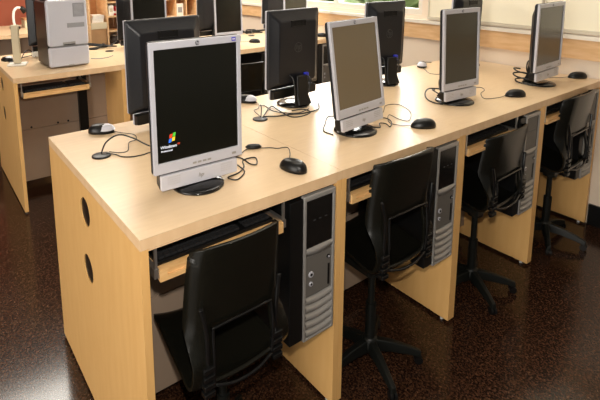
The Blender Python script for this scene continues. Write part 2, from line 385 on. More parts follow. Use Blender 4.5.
# ------------------------------------------------------------------ monitor
def monitor(name_label, x, y, z0, yaw, tilt, w_, h_, scr, fy=0.02, base_r=0.070, bar=0.047, logo=True, face=1, group='flat monitors on the desks', detail=2, z=H):
    t = thing('monitor', name_label, 'monitor', (x, y, z), yaw, group)
    # head: local frame, bottom centre of screen face at (0,-fy,z0)
    def head(o):
        o.location = (0, -fy, z0); o.rotation_euler = (-tilt, 0, 0); return o
    b = 0.011
    bm = bmesh.new(); frame_y(bm, -w_ / 2, w_ / 2, 0, h_, b, b, 0.018, 0.028, 0, 0.010)
    bz = head(obj('bezel', bm, SILVER, t, bevel=0.0015))
    s = obj('screen', B(-w_ / 2 + b - .0005, w_ / 2 - b + .0005, 0.004, 0.009, 0.0275, h_ - 0.0175), scr, t); head(s)
    bm = bmesh.new()
    loft_y(bm, [(0.0102, 0, h_ / 2, w_ + 0.003, h_ + 0.003, 0.008), (0.018, 0, h_ / 2, w_ + 0.003, h_ + 0.003, 0.008), (0.023, 0, h_ / 2, w_ - 0.006, h_ - 0.006, 0.008),
                (0.025, 0, h_ / 2 - .002, w_ - 0.022, h_ - 0.022, 0.01), (0.043, 0, h_ / 2 - 0.010, w_ - 0.070, h_ - 0.062, 0.012), (0.046, 0, h_ / 2 - 0.012, w_ - 0.080, h_ - 0.074, 0.01)])
    rc = head(obj('rear_cover', bm, BLACK_BACK, t, bevel=0.002))
    if detail > 1:
        bm = bmesh.new()
        frame_y(bm, -0.038, 0.038, h_ - 0.066, h_ - 0.040, .003, .003, .003, .003, 0.040, 0.0485)
        for i in range(9): box(bm, -0.033 + i * 0.0075, -0.029 + i * 0.0075, 0.040, 0.0475, h_ - 0.062, h_ - 0.044)
        v = obj('vent', bm, BLACK, rc)
        r = bmesh.new(); n = 26
        for rr in (0.020,):
            for j in range(n):
                a0 = 2 * PI * j / n; a1 = 2 * PI * (j + 1) / n
                q = [r.verts.new((cr * math.cos(a), 0.0463 + dy, h_ * 0.52 + cr * math.sin(a))) for dy in (0, 0.001) for cr, a in ((rr, a0), (rr, a1), (rr - .002, a1), (rr - .002, a0))]
                r.faces.new(q[4:]); r.faces.new((q[0], q[1], q[5], q[4])); r.faces.new((q[2], q[3], q[7], q[6]))
        e = obj('rear_emblem', r, EMBM, rc)
        text('rear_emblem_letters', 'hp', 0.030, EMBM, rc, (0, 0.0466, h_ * 0.52 + .002), (PI / 2, 0, PI), 0.25)
        bm = bmesh.new(); box(bm, -0.050, -0.030, 0.040, 0.058, 0.030, 0.055); obj('video_plug', bm, BLUE, rc, bevel=.002)
        bm = bmesh.new(); tube(bm, [(-0.040, 0.056, 0.042), (-0.040, 0.075, 0.030), (-0.032, 0.080, -0.01), (-0.02, 0.070, -0.04), (0.01, 0.078, 0.012 - z0), (0.05, 0.075, 0.006 - z0)], 0.0032, 8, 5);
        obj('video_cable', bm, CABLE, rc, True)
        bm = bmesh.new(); tube(bm, [(0.045, 0.044, 0.052), (0.046, 0.068, 0.04), (0.042, 0.076, -0.01), (0.035, 0.078, 0.008 - z0), (0.0, 0.10, 0.005 - z0)], 0.0026, 8, 5); obj('power_cable', bm, CABLE, rc, True)
    # speaker bar
    if bar:
        bm = bmesh.new(); loft_y(bm, [(0.000, 0, -0.003 - bar / 2 + 0.002, w_ * 0.87, bar - 0.008, 0.004), (0.010, 0, -0.003 - bar / 2 + 0.002, w_ * 0.87, bar - 0.008, 0.004)])
        sb = head(obj('speaker_bar', bm, SILVER2, t, bevel=0.0015))
        if detail > 1: text('bar_emblem', 'hp', 0.016, SILVER_D, sb, (0, -0.0005, -bar / 2 - 0.001), (PI / 2, 0, 0), 0.25)
        bm = bmesh.new(); loft_y(bm, [(0.0103, 0, -0.003 - bar / 2 + 0.002, w_ * 0.87, bar - 0.006, 0.004), (0.034, 0, -0.001 - bar / 2 + 0.002, w_ * 0.86, bar - 0.012, 0.008)])
        obj('speaker_housing', bm, BLACK, sb, bevel=0.002)
        if detail > 1:
            for sx in (-1, 1):
                bm = bmesh.new()
                for i in range(7):
                    for j in range(4):
                        cx = sx * (w_ * 0.30 + (i - 3) * 0.005); cz = -0.012 - j * 0.006
                        cyl(bm, (cx, -0.0006, cz), (cx, 0.0004, cz), 0.0012, n=6)
                obj('speaker_grille', bm, SILVER_D, sb)
    # neck and base
    bm = bmesh.new()
    zt = z0 + h_ * 0.38
    secs = [(0.012, 0.045, 0.07, 0.030), (z0 * 0.6, 0.047, 0.062, 0.024), (z0 + 0.02, 0.046, 0.060, 0.02), (z0 + h_ * 0.16, 0.046, 0.056, 0.016)]
    off = -fy + 0.046 + 0.02
    prev = None
    for k, (zz, yy, ww, dd) in enumerate(secs):
        yc = off + math.tan(tilt) * max(0, zz - z0) + 0.002 + (0.012 if k == 0 else 0)
        ring = [bm.verts.new((a, yc + c_, zz)) for a, c_ in rrect(ww, dd, 0.006)]
        if prev:
            n = len(ring)
            for j in range(n): bm.faces.new((prev[j], prev[(j + 1) % n], ring[(j + 1) % n], ring[j]))
        else: bm.faces.new(ring)
        prev = ring
    bm.faces.new(prev[::-1])
    obj('stand_neck', bm, BLACK, t, bevel=0.002)
    bm = bmesh.new(); lathe(bm, [(0, 0.0), (base_r, 0.0), (base_r, 0.004), (base_r * 0.93, 0.0085), (base_r * 0.5, 0.012), (0, 0.013)], 40)
    bs = obj('stand_base', bm, BLACK_SH, t, True); 
    if logo:
        bm = bmesh.new(); cyl(bm, (0, -0.0012, 0), (0, 0.0006, 0), 0.0058, n=20)
        l = obj('badge', bm, mat('badge_dark', (0.03, 0.03, 0.035), 0.3), bz); l.location = (0, 0, h_ - 0.0095)
        text('badge_letters', 'hp', 0.0105, SILVER2, bz, (0, -0.0014, h_ - 0.0088), (PI / 2, 0, 0), 0.25)
        if detail > 1:
            bm = bmesh.new()
            for i in range(4): box(bm, -0.022 + i * 0.014, -0.012 + i * 0.014, -0.0008, 0.0003, 0.0085, 0.0135)
            obj('menu_button', bm, SILVER_D, bz)
            bm = bmesh.new(); box(bm, w_ / 2 - 0.032, w_ / 2 - 0.020, -0.0012, 0.0003, 0.009, 0.015); obj('power_button', bm, SILVER_D, bz)
    return t, s, bz
R = math.radians
m1, s1, b1 = monitor('nearest monitor, silver frame, black screen showing a small four-colour flag logo', 0.230, 0.163, 0.058, R(-2.1), R(0.3), 0.250, 0.326, SCR1, fy=0.018, base_r=0.068)
m2, s2, b2 = monitor('silver monitor with a tan-grey reflection coloured into its screen, leaning back, in the middle of the front row', 0.868, 0.207, 0.072, R(6.0), R(8.5), 0.258, 0.313, SCR2, fy=0.030, base_r=0.073)
m3, s3, b3 = monitor('silver-framed monitor with an olive-grey reflection coloured into its screen, third from the camera', 1.468, 0.215, 0.062, R(-4.4), R(3.0), 0.224, 0.323, SCR3, fy=0.03, base_r=0.076)
m4, s4, b4 = monitor('farthest front row monitor, silver frame, standing before the whiteboards', 2.055, 0.150, 0.076, R(2.6), R(0.8), 0.282, 0.307, SCR3, fy=0.035, base_r=0.070)
# logo on the first screen
zz = 0.052
def wave(u, v):  # logo plane, waving
    return (u + v * 0.22, 0, v + 0.10 * 0.022 * math.sin(u * 260))
def quad(name, u0, u1, v0, v1, m):
    bm = bmesh.new(); n = 6; g0 = []; 
    for i in range(n + 1):
        u = u0 + (u1 - u0) * i / n; dz = 0.0022 * math.sin(u * 190)
        g0.append([bm.verts.new((u + v * 0.2, 0, v + dz)) for v in (v0, v1)])
    for i in range(n): bm.faces.new((g0[i][0], g0[i + 1][0], g0[i + 1][1], g0[i][1]))
    r = bmesh.ops.extrude_face_region(bm, geom=bm.faces[:]); bmesh.ops.translate(bm, vec=(0, -0.0005, 0), verts=[g for g in r['geom'] if isinstance(g, bmesh.types.BMVert)])
    o = obj(name, bm, m, s1); o.location = (-0.074, 0.0039, 0.088); o.scale = (0.72, 1, 0.8); return o
quad('logo_flag_red', -0.011, -0.001, 0.001, 0.013, LRED); quad('logo_flag_green', 0.001, 0.011, 0.001, 0.013, LGRN)
quad('logo_flag_blue', -0.011, -0.001, -0.013, -0.001, LBLU); quad('logo_flag_yellow', 0.001, 0.011, -0.013, -0.001, LYEL)
text('logo_word', 'Windows', 0.0110, LTXT, s1, (-0.084, 0.0037, 0.0665)); text('logo_superscript', 'xp', 0.0075, LRED, s1, (-0.0575, 0.0037, 0.0705))
text('logo_word', 'Professional', 0.0062, LTXT, s1, (-0.089, 0.0037, 0.0565))
st = obj('sticker', B(0.098, 0.110, -0.0008, -0.0001, 0.312, 0.322), STICK, b1)
bm = bmesh.new(); box(bm, 0.100, 0.108, -0.0012, -0.0009, 0.3155, 0.3185); obj('sticker_mark', bm, WHITE, st)

# monitors seen from behind (they face the far side)
monitor('black-backed monitor peeking out left behind the nearest monitor', 0.380, 0.640, 0.066, PI + R(3), R(0), 0.285, 0.318, SCR1, fy=0.03)
monitor('black monitor seen from behind, blue plug, between the nearest and the tan-screened monitor', 0.915, 0.590, 0.077, PI + R(2), R(0.5), 0.268, 0.311, SCR1, fy=0.02, base_r=0.068)
monitor('black monitor seen from behind just right of the tan-screened monitor, before the window', 1.487, 0.600, 0.085, PI - R(8), R(1), 0.232, 0.305, SCR1, fy=0.02)
monitor('black monitor back half hidden behind the olive-screened third monitor', 2.145, 0.585, 0.098, PI, R(1), 0.26, 0.311, SCR1, fy=0.02)
# second row
monitor('black-screened silver monitor above the monitor back at left, in the second row', 0.895, Y2 + 0.16, 0.075, 0, R(1), 0.235, 0.315, SCR1, fy=0.01, detail=1)
monitor('black monitor side just right of the shelves, facing away in the second row', 0.985, Y2 + 0.60, 0.055, PI, R(1), 0.27, 0.315, SCR1, fy=0.02, detail=1)
monitor('silver monitor with black screen in the second row, above the nearest monitor right corner', 1.485, Y2 + 0.16, 0.078, 0, R(2), 0.225, 0.315, SCR1, fy=0.01, detail=1)
monitor('black monitor facing away, left of the middle second row screen', 1.615, Y2 + 0.60, 0.065, PI, R(1), 0.26, 0.315, SCR1, fy=0.02, detail=1)
monitor('silver-edged dark screen at the top, over the black monitor back with the blue plug', 2.095, Y2 + 0.16, 0.078, 0, R(1), 0.235, 0.315, SCR3, fy=0.01, detail=1)
monitor('black monitor back at the top edge, left of the farthest second row screen', 2.240, Y2 + 0.60, 0.075, PI, R(1), 0.262, 0.315, SCR1, fy=0.02, detail=1)
monitor('black monitor facing away behind the silver printer', 0.405, Y2 + 0.60, 0.072, PI, R(1), 0.27, 0.33, SCR1, fy=0.02, detail=1)

# ------------------------------------------------------------------ towers
def tower(x, y, label):
    t = thing('computer_tower', label, 'computer', (x, y, 0.280), 0, 'computer towers hung under the desks')
    w_ = 0.115; h_ = 0.430; d_ = 0.27
    obj('case', B(0.001, w_ - 0.001, 0.016, d_, 0.002, h_ - 0.002), BLACK, t, bevel=0.002)
    obj('side_cover', B(-0.046, 0.0005, 0.004, d_, 0.006, h_ - 0.006), BLACK, t, bevel=0.002)
    bm = bmesh.new(); frame_y(bm, 0, w_, 0, h_, 0.009, 0.009, 0.016, 0.006, 0, 0.0155)
    fb = obj('front_bezel', bm, TOWERS, t, bevel=0.003)
    obj('drive_panel', B(0.0092, w_ - 0.0092, 0.004, 0.0156, 0.276, h_ - 0.0162), BLACK_SH, t)
    bm = bmesh.new()
    for xx in (0.036, 0.056, 0.078): box(bm, xx, xx + 0.008, 0.0034, 0.0041, 0.352, 0.3545)
    obj('drive_marking', bm, EMBM, t)
    bm = bmesh.new()   # curved silver arch under the drives
    pts = [(0.0092 + (w_ - 0.0184) * i / 10, 0.262 - 0.010 * (1 - ((i - 5) / 5) ** 2)) for i in range(11)]
    lo = [bm.verts.new((a, 0.001, b)) for a, b in pts]; hi = [bm.verts.new((a, 0.001, 0.2755)) for a, b in pts]
    lo2 = [bm.verts.new((a, 0.0155, b)) for a, b in pts]; hi2 = [bm.verts.new((a, 0.0155, 0.2755)) for a, b in pts]
    for i in range(10):
        bm.faces.new((lo[i], lo[i + 1], hi[i + 1], hi[i])); bm.faces.new((lo[i], lo2[i], lo2[i + 1], lo[i + 1])); bm.faces.new((hi[i], hi[i + 1], hi2[i + 1], hi2[i]))
    obj('bezel_arch', bm, TOWERS, t, True)
    obj('control_panel', B(0.0092, w_ - 0.0092, 0.004, 0.0156, 0.132, 0.2515), TOWERG, t)
    for zz, r in ((0.197, 0.0085), (0.168, 0.0065)):
        bm = bmesh.new(); cyl(bm, (0.028, 0.0005, zz), (0.028, 0.004, zz), r, n=20); o = obj('button' if zz > .18 else 'audio_port', bm, SILVER2, t, bevel=.0006)
        bm = bmesh.new(); cyl(bm, (0.028, -0.0003, zz), (0.028, 0.0006, zz), r * 0.5, n=14); obj('port_center', bm, BLACK, o)
    bm = bmesh.new(); box(bm, 0.092, 0.098, 0.002, 0.0042, 0.142, 0.205); obj('usb_slot', bm, BLACK, t)
    bm = bmesh.new(); cyl(bm, (0.093, 0.001, 0.228), (0.093, 0.004, 0.228), 0.006, n=16); bd = obj('badge', bm, BLACK, t)
    text('badge_letters', 'hp', 0.009, SILVER2, bd, (0.093, 0.0007, 0.2285), (PI / 2, 0, 0), 0.25)
    for i in range(5):   # bowed louvers
        bm = bmesh.new(); z0 = 0.0065 + i * 0.0248; n = 10; g_ = []
        for k in range(n + 1):
            xx = 0.0092 + (w_ - 0.0184) * k / n; s_ = -0.006 * (1 - ((k - n / 2) / (n / 2)) ** 2) + 0.004
            g_.append([bm.verts.new((xx, yy, z0 + zz_ + s_)) for yy, zz_ in ((0.015, 0.0), (0.003, 0.0005), (-0.001, 0.009), (0.001, 0.018), (0.015, 0.0205))])
        for k in range(n):
            for j in range(4): bm.faces.new((g_[k][j], g_[k + 1][j], g_[k + 1][j + 1], g_[k][j + 1]))
        obj('louver', bm, TOWERS, t, True)
    obj('louver_backing', B(0.0092, w_ - 0.0092, 0.0135, 0.0157, 0.0065, 0.1315), BLACK, t)
    # steel hanger that holds the tower to the desk
    bm = bmesh.new(); box(bm, 0.004, w_ + 0.0035, 0.08, 0.11, -0.003, 0.0015); box(bm, w_ + 0.0005, w_ + 0.0035, 0.0805, 0.1095, 0.002, 0.30)
    obj('hanger', bm, BLACK, t)
tl = ['silver-fronted black tower under the nearest desk, beside the first chair', 'tower under the second desk, right of the second chair',
      'tower under the third desk, right of the third chair', 'tower under the last front row desk, by the wall']
for k in range(4): tower(0.4545 + k * W, -0.001, tl[k])
tower(0.450 + X2 + W, Y2, 'dark tower in the second row, hidden behind the nearest monitor')
tower(0.450 + X2 + 2 * W, Y2, 'tower in the second row beneath the desk left of the tan-screened monitor')
tower(0.395 + X2 + 3 * W, Y2, 'tower in the second row by the wall')

# ------------------------------------------------------------------ keyboards
def keyboard(x, y, z, L, label):
    t = thing('keyboard', label, 'keyboard', (x, y, z), 0, 'black keyboards on the pull-out trays')
    obj('keyboard_body', B(0, L, 0, 0.12, 0, 0.010), BLACK, t, bevel=0.002)
    bm = bmesh.new()
    n = 20; dx = (L - 0.014) / n
    for j in range(6):
        for i in range(n):
            if (i in (14,)) : continue
            zz = 0.0103; x0 = 0.007 + i * dx
            box(bm, x0, x0 + dx * 0.86, 0.007 + j * 0.018, 0.007 + j * 0.018 + 0.0145, zz, zz + 0.006)
    k = obj('keys', bm, KEYM, t); return t
kl = ['black keyboard on the nearest pull-out tray, behind the first chair', 'black keyboard on the tray left of the second chair', 'black keyboard on the tray above the third chair', 'black keyboard on the tray above the last chair']
for k in range(4): keyboard(0.050 + k * W, 0.03, 0.6552, 0.325, kl[k])
keyboard(0.050 + X2, Y2 + 0.03, 0.6552, 0.325, 'black keyboard on the tray under the silver printer')

# ------------------------------------------------------------------ chairs
def chair(x, y, rz, label, ztop=0.735, wch=0.28, star=0, sd=0.0, wf=1.0, off=0.0):
    t = thing('swivel_chair', label, 'chair', (x, y, 0), rz, 'black plastic swivel chairs')
    ys = -0.105
    # profile from top of back down and forward along the seat (y, z, half width)
    prof = [(-0.112, ztop, 0.475), (-0.106, ztop - 0.05, 0.495), (-0.098, ztop - 0.11, 0.51), (-0.092, ztop - 0.17, 0.525), (-0.092, ztop - 0.225, 0.54), (-0.096, ztop - 0.27, 0.55), (-0.092, 0.400, 0.56),
            (-0.066, 0.374, 0.55), (-0.02, 0.378, 0.53), (0.05, 0.392, 0.51), (0.12, 0.408, 0.49), (0.165, 0.402, 0.46), (0.185, 0.382, 0.42)]
    prof = [(a, b - sd * min(1, max(0, (ztop - 0.1 - b) / 0.2)), 0.485 + (c - 0.485) * wf) for a, b, c in prof]
    P = catmull([(a, b, c) for a, b, c in prof], 3)
    nu = 16; bm = bmesh.new(); grid = []
    for q in P:
        row = []
        for i in range(nu + 1):
            u = -1 + 2 * i / nu
            hw = q.z * wch
            back = min(1, max(0, (q.y + sd - 0.44) / 0.1))
            curve = 0.016 * u * u
            edge = max(0, abs(u) - 0.85) * 0.22
            zz = q.y + (1 - back) * (0.022 * u * u) - back * 0
            if q.y > ztop - 0.03: zz -= 0.018 * (max(0, abs(u) - 0.75) / 0.25) ** 2
            # wrapped edges: back wings go forward (+y), seat sides rise
            row.append(bm.verts.new((u * hw, q.x + back * (curve * 0.9 + edge) , zz)))
        grid.append(row)
    for a in range(len(grid) - 1):
        zc = (P[a].y + P[a + 1].y) / 2; yc = (P[a].x + P[a + 1].x) / 2
        for i in range(nu):
            uc = abs(-1 + 2 * (i + 0.5) / nu)
            if zc < ztop - 0.185 - sd * .5 and zc > 0.395 - sd and uc < 0.62 and yc < -0.07: continue
            bm.faces.new((grid[a][i], grid[a][i + 1], grid[a + 1][i + 1], grid[a + 1][i]))
    bmesh.ops.delete(bm, geom=[v for v in bm.verts if not v.link_faces], context='VERTS')
    sh = obj('seat_shell', bm, CHAIRM, t, True)
    so = sh.modifiers.new('solid', 'SOLIDIFY'); so.thickness = 0.009; so.offset = 0
    bv = sh.modifiers.new('bev', 'BEVEL'); bv.width = 0.003; bv.segments = 2; bv.limit_method = 'ANGLE'; bv.angle_limit = R(50)
    # rim that runs round the opening at the foot of the backrest
    z1 = ztop - 0.185 - sd * .5; z0 = 0.402 - sd; hx = 0.335 * wch
    bm = bmesh.new()
    tube(bm, [(-hx, -0.100, z0), (-hx - .002, -0.104, (z0 + z1) / 2), (-hx, -0.098, z1 - 0.006), (-hx + .01, -0.099, z1 + .002), (0, -0.101, z1 + 0.004), (hx - .01, -0.099, z1 + .002), (hx, -0.098, z1 - 0.006), (hx + .002, -0.104, (z0 + z1) / 2), (hx, -0.100, z0)], 0.0036, 8, 5)
    obj('opening_rim', bm, BLACK_SH, t, True)
    bm = bmesh.new(); tube(bm, [(-hx, -0.100, z0), (-hx * .5, -0.108, z0 - .010), (0, -0.110, z0 - 0.013), (hx * .5, -0.108, z0 - .010), (hx, -0.100, z0)], 0.0045, 8, 5)
    obj('lower_rim', bm, BLACK_SH, t, True)
    for sx in (-1, 1):   # ribbed hinge brackets at both sides
        bm = bmesh.new()
        for i in range(4):
            zz = z0 + 0.0 + i * 0.021 - 0.02
            box(bm, sx * (wch * 0.40) - 0.014, sx * (wch * 0.40) + 0.014, -0.108 + .0, -0.088, zz, zz + 0.013)
        tube(bm, [(sx * wch * .40, -0.092, z0 - 0.03), (sx * wch * .40, -0.098, z1 - 0.02), (sx * wch * .45, -0.094, z1 + 0.06)], 0.006, 8, 5)
        obj('back_bracket', bm, BLACK_SH, t, bevel=0.002)
    bm = bmesh.new(); box(bm, -0.06, 0.06, -0.04, 0.08, 0.345 - sd, 0.368 - sd); cyl(bm, (0, 0, 0.32 - sd), (0, 0, 0.346 - sd), 0.03, n=20)
    obj('seat_mechanism', bm, BASEM, t, bevel=0.003)
    bm = bmesh.new(); cyl(bm, (0, 0, 0.20), (0, 0, 0.325 - sd), 0.011, n=16); cyl(bm, (0, 0, 0.07), (0, 0, 0.215), 0.017, n=18); obj('gas_column', bm, BASEM, t)
    bm = bmesh.new(); lathe(bm, [(0, 0.045), (0.026, 0.045), (0.028, 0.06), (0.024, 0.085), (0.018, 0.092), (0, 0.092)], 20)
    hub = obj('base_hub', bm, BASEM, t, True)
    for i in range(5):
        a = star + 2 * PI * i / 5; ca, sa = math.cos(a), math.sin(a)
        bm = bmesh.new(); prev = None
        for rr, zz, ww, hh in ((0.015, 0.064, 0.016, 0.040), (0.07, 0.060, 0.014, 0.034), (0.13, 0.047, 0.0115, 0.026), (0.168, 0.036, 0.010, 0.020)):
            ring = [bm.verts.new((ca * rr - sa * o_, sa * rr + ca * o_, zz + z_)) for o_, z_ in ((-ww, -hh / 2), (ww, -hh / 2), (ww * 0.7, hh / 2), (-ww * 0.7, hh / 2))]
            if prev:
                for j in range(4): bm.faces.new((prev[j], prev[(j + 1) % 4], ring[(j + 1) % 4], ring[j]))
            else: bm.faces.new(ring)
            prev = ring
        bm.faces.new(prev[::-1])
        lg = obj('base_leg', bm, BASEM, t, bevel=0.003)
        bm = bmesh.new(); rx = 0.160
        cyl(bm, (ca * rx - sa * 0.011, sa * rx + ca * 0.011, 0.0145), (ca * rx - sa * 0.003, sa * rx + ca * 0.003, 0.0145), 0.014, n=16)
        cyl(bm, (ca * rx + sa * 0.011, sa * rx - ca * 0.011, 0.0145), (ca * rx + sa * 0.003, sa * rx - ca * 0.003, 0.0145), 0.014, n=16)
        cyl(bm, (ca * rx - sa * 0.010, sa * rx + ca * 0.010, 0.0145), (ca * rx + sa * 0.010, sa * rx - ca * 0.010, 0.0145), 0.004, n=8)
        obj('caster', bm, BLACK, lg)
    for c in list(t.children):
        if c.name.split('.')[0] in ('seat_shell', 'opening_rim', 'lower_rim', 'back_bracket'): c.location.x = off
    return t
chair(0.226, 0.052, R(0), 'black plastic swivel chair under the nearest desk', 0.710, 0.245, star=R(-30), sd=0.04)
chair(0.806, 0.060, R(-1), 'black plastic swivel chair at the second desk, its five-legged base in view', 0.752, 0.262, star=R(-40), wf=0.3, off=0.04)
chair(1.430, 0.070, R(2), 'black plastic swivel chair at the third desk', 0.695, 0.285, star=R(-50), wf=0.5, off=0.045)
chair(2.062, 0.065, R(2), 'black plastic swivel chair at the last desk, nearest the wall', 0.740, 0.29, star=R(-80), wf=0.5, off=0.02)
chair(1.36, 1.62, R(-8), 'dark chair in the aisle before the second row, seen right of the nearest monitor', 0.72, 0.27, star=R(10))

# ------------------------------------------------------------------ mice and cables
def mouse(x, y, rz, label, pts=None, silver=False, sz=1.12, r=0.0013):
    t = thing('mouse', label, 'mouse', (x, y, H), rz, 'black mice on the desks')
    bm = bmesh.new(); n = 20; L = 0.040 * sz; w_ = 0.0235 * sz; hh = 0.026 * sz; rings = []
    for j in range(7):
        ph = (PI / 2) * j / 6
        rings.append([bm.verts.new((w_ * math.cos(ph) ** 0.6 * math.cos(2 * PI * i / n) * (1.0 - 0.10 * math.sin(2 * PI * i / n)) if j < 6 else 0,
                                    (L * math.cos(ph) ** 0.6 * math.sin(2 * PI * i / n) - 0.004 * math.sin(ph)) if j < 6 else -0.004, 0.0012 + hh * math.sin(ph))) for i in range(n)])
    for a, b in zip(rings, rings[1:]):
        for i in range(n): bm.faces.new((a[i], a[(i + 1) % n], b[(i + 1) % n], b[i]))
    bm.faces.new(rings[0][::-1])
    bmesh.ops.remove_doubles(bm, verts=bm.verts, dist=1e-6)
    body = obj('mouse_body', bm, BLACK, t, True)
    bm = bmesh.new(); box(bm, -0.0006, 0.0006, 0.012, 0.034 * sz, 0.012, 0.0165); obj('button_seam', bm, GREYM, body)
    bm = bmesh.new(); cyl(bm, (-0.0025, 0.018, 0.0175 * sz), (0.0025, 0.018, 0.0175 * sz), 0.005, n=14); obj('scroll_wheel', bm, SILVER_D, body)
    if silver:
        bm = bmesh.new(); lathe(bm, [(0, 0.0300), (0.012, 0.0290), (0.020, 0.0235), (0.0262, 0.012)], 20, 0, 0.015, 1, 1.22); obj('silver_cover', bm, SILVER, body, True)
    if pts:
        inv = Matrix.Translation((x, y, H)) @ Matrix.Rotation(rz, 4, 'Z'); inv = inv.inverted()
        bm = bmesh.new(); tube(bm, [inv @ Vector((a, b, H + c)) for a, b, c in pts], r); obj('mouse_cable', bm, CABLE, t, True)
    return t
Z = 0.0022
mm = mouse(0.487, 0.086, R(12), 'black mouse right of the nearest monitor', [(0.496, 0.124, 0.006), (0.512, 0.135, Z), (0.552, 0.176, Z), (0.578, 0.22, Z), (0.549, 0.232, Z), (0.534, 0.251, Z), (0.514, 0.262, Z), (0.492, 0.284, 0.003), (0.46, 0.280, Z), (0.43, 0.262, Z), (0.38, 0.25, Z), (0.36, 0.28, Z)])
bm = bmesh.new(); lathe(bm, [(0, 0), (0.010, 0.001), (0.0125, 0.006), (0.009, 0.012), (0, 0.013)], 16, 0, 0, 2.1, 1)
pc = obj('inline_adapter', bm, BLACK, mm, True); pc.location = (-0.0, 0.2, 0.0002)
Mi = (Matrix.Translation((0.487, 0.086, H)) @ Matrix.Rotation(R(12), 4, 'Z')).inverted()
pc.location = Mi @ Vector((0.492, 0.281, H)); pc.rotation_euler = (0, 0, R(-40))
mouse(1.085, 0.092, R(60), 'black mouse beside the tan-screened monitor', [(1.05, 0.112, 0.006), (1.035, 0.142, Z), (1.022, 0.18, Z), (1.05, 0.216, Z), (1.10, 0.25, Z), (1.086, 0.196, Z), (1.101, 0.163, Z), (1.197, 0.23, Z), (1.239, 0.315, Z), (1.189, 0.339, Z), (1.104, 0.284, Z), (1.00, 0.24, Z)])
mouse(1.744, 0.105, R(60), 'black mouse beside the third monitor', [(1.709, 0.126, 0.006), (1.68, 0.13, Z), (1.635, 0.138, Z), (1.599, 0.161, Z), (1.666, 0.213, Z), (1.733, 0.235, Z), (1.764, 0.273, Z), (1.70, 0.29, Z), (1.6, 0.29, Z)])
mouse(2.330, 0.095, R(55), 'black mouse at the end of the front row, by the right wall', [(2.295, 0.118, 0.006), (2.27, 0.14, Z), (2.22, 0.17, Z), (2.12, 0.22, Z)])
mouse(0.160, 0.712, R(-124), 'black and silver mouse at the far left corner of the front row desk', [(0.190, 0.69, 0.006), (0.209, 0.667, Z), (0.239, 0.619, Z), (0.226, 0.569, Z), (0.197, 0.557, Z), (0.168, 0.492, Z), (0.142, 0.491, Z), (0.115, 0.507, 0.006)], True)
mouse(0.775, 0.725, R(-150), 'black and silver mouse just right of the nearest monitor, by the desk back edge', [(0.795, 0.69, 0.006), (0.79, 0.66, Z), (0.755, 0.615, Z), (0.725, 0.602, Z), (0.706, 0.55, Z), (0.69, 0.51, 0.006)], True)
mouse(1.955, 0.720, R(124), 'black and silver mouse beyond the window reflection, right of the black monitor back', [(1.925, 0.70, 0.006), (1.90, 0.66, Z), (1.84, 0.59, Z), (1.87, 0.54, Z), (1.98, 0.58, Z)], True)
mouse(1.735, Y2 + 0.20, R(30), 'black mouse on the second row, right of the middle second row screen', [(1.715, 2.035, .006), (1.68, 2.08, Z), (1.62, 2.10, Z)])
mouse(2.335, Y2 + 0.12, R(30), 'black mouse on the second row by the wall, left of the tan-screened monitor')

def cable(label, pts, r=0.0016, m=CABLE, z=H, name='cable'):
    bm = bmesh.new(); tube(bm, [(a, b, z + c) for a, b, c in pts], r)
    o = obj(name, bm, m, None, True); tag(o, label, 'cable', 'loose cables on the desks'); return o
Z2 = 0.0048
cable('black cable arching out of the left desk grommet toward the nearest monitor', [(0.092, 0.51, 0.006), (0.115, 0.53, 0.03), (0.155, 0.53, 0.045), (0.19, 0.50, 0.035), (0.23, 0.47, 0.010), (0.27, 0.42, Z), (0.27, 0.3, Z)], 0.0024)
cable('thin black cable lying flat from the left desk grommet', [(0.104, 0.50, 0.006), (0.126, 0.485, Z), (0.136, 0.455, Z), (0.162, 0.436, Z), (0.192, 0.433, Z), (0.225, 0.43, Z), (0.25, 0.34, Z)], 0.0018)
cable('tangled black cable between the nearest monitor and the first mouse', [(0.40, 0.262, Z), (0.415, 0.234, Z), (0.412, 0.186, Z), (0.425, 0.172, Z), (0.450, 0.214, Z), (0.41, 0.218, Z), (0.386, 0.179, Z), (0.352, 0.154, Z), (0.311, 0.145, Z), (0.324, 0.120, Z), (0.368, 0.150, Z), (0.378, 0.20, Z)], 0.0019)
cable('black cable looping up behind the second desk grommet', [(0.69, 0.51, 0.006), (0.715, 0.54, 0.02), (0.735, 0.57, 0.03), (0.76, 0.61, 0.012), (0.797, 0.63, Z), (0.781, 0.56, Z), (0.793, 0.501, Z2), (0.842, 0.474, Z), (0.91, 0.49, Z)], 0.0019)
cable('black cable coil beside the base of the monitor with the blue plug', [(0.694, 0.502, 0.006), (0.715, 0.52, 0.008), (0.808, 0.60, Z2), (0.799, 0.546, Z2), (0.787, 0.458, Z), (0.825, 0.435, Z), (0.885, 0.452, Z), (0.889, 0.499, Z), (0.84, 0.51, Z)], 0.0022)
cable('thick black cable bundle between the second grommet and the monitor base', [(0.70, 0.506, 0.006), (0.72, 0.50, 0.005), (0.75, 0.485, 0.004), (0.80, 0.475, 0.004), (0.85, 0.455, 0.004), (0.93, 0.46, 0.004), (0.99, 0.52, 0.004)], 0.0026)
cable('black cable looping out left of the tan-screened monitor', [(0.89, 0.306, 0.02), (0.86, 0.33, 0.02), (0.815, 0.30, 0.008), (0.775, 0.265, Z), (0.775, 0.22, Z)], 0.0018)
cable('tangled black cable in front of the tan-screened monitor right corner', [(0.935, 0.215, Z), (0.955, 0.175, Z), (0.985, 0.200, Z2), (0.999, 0.183, Z2), (0.984, 0.153, Z2), (1.035, 0.190, Z2), (1.046, 0.234, Z2), (0.98, 0.26, Z2)], 0.002)
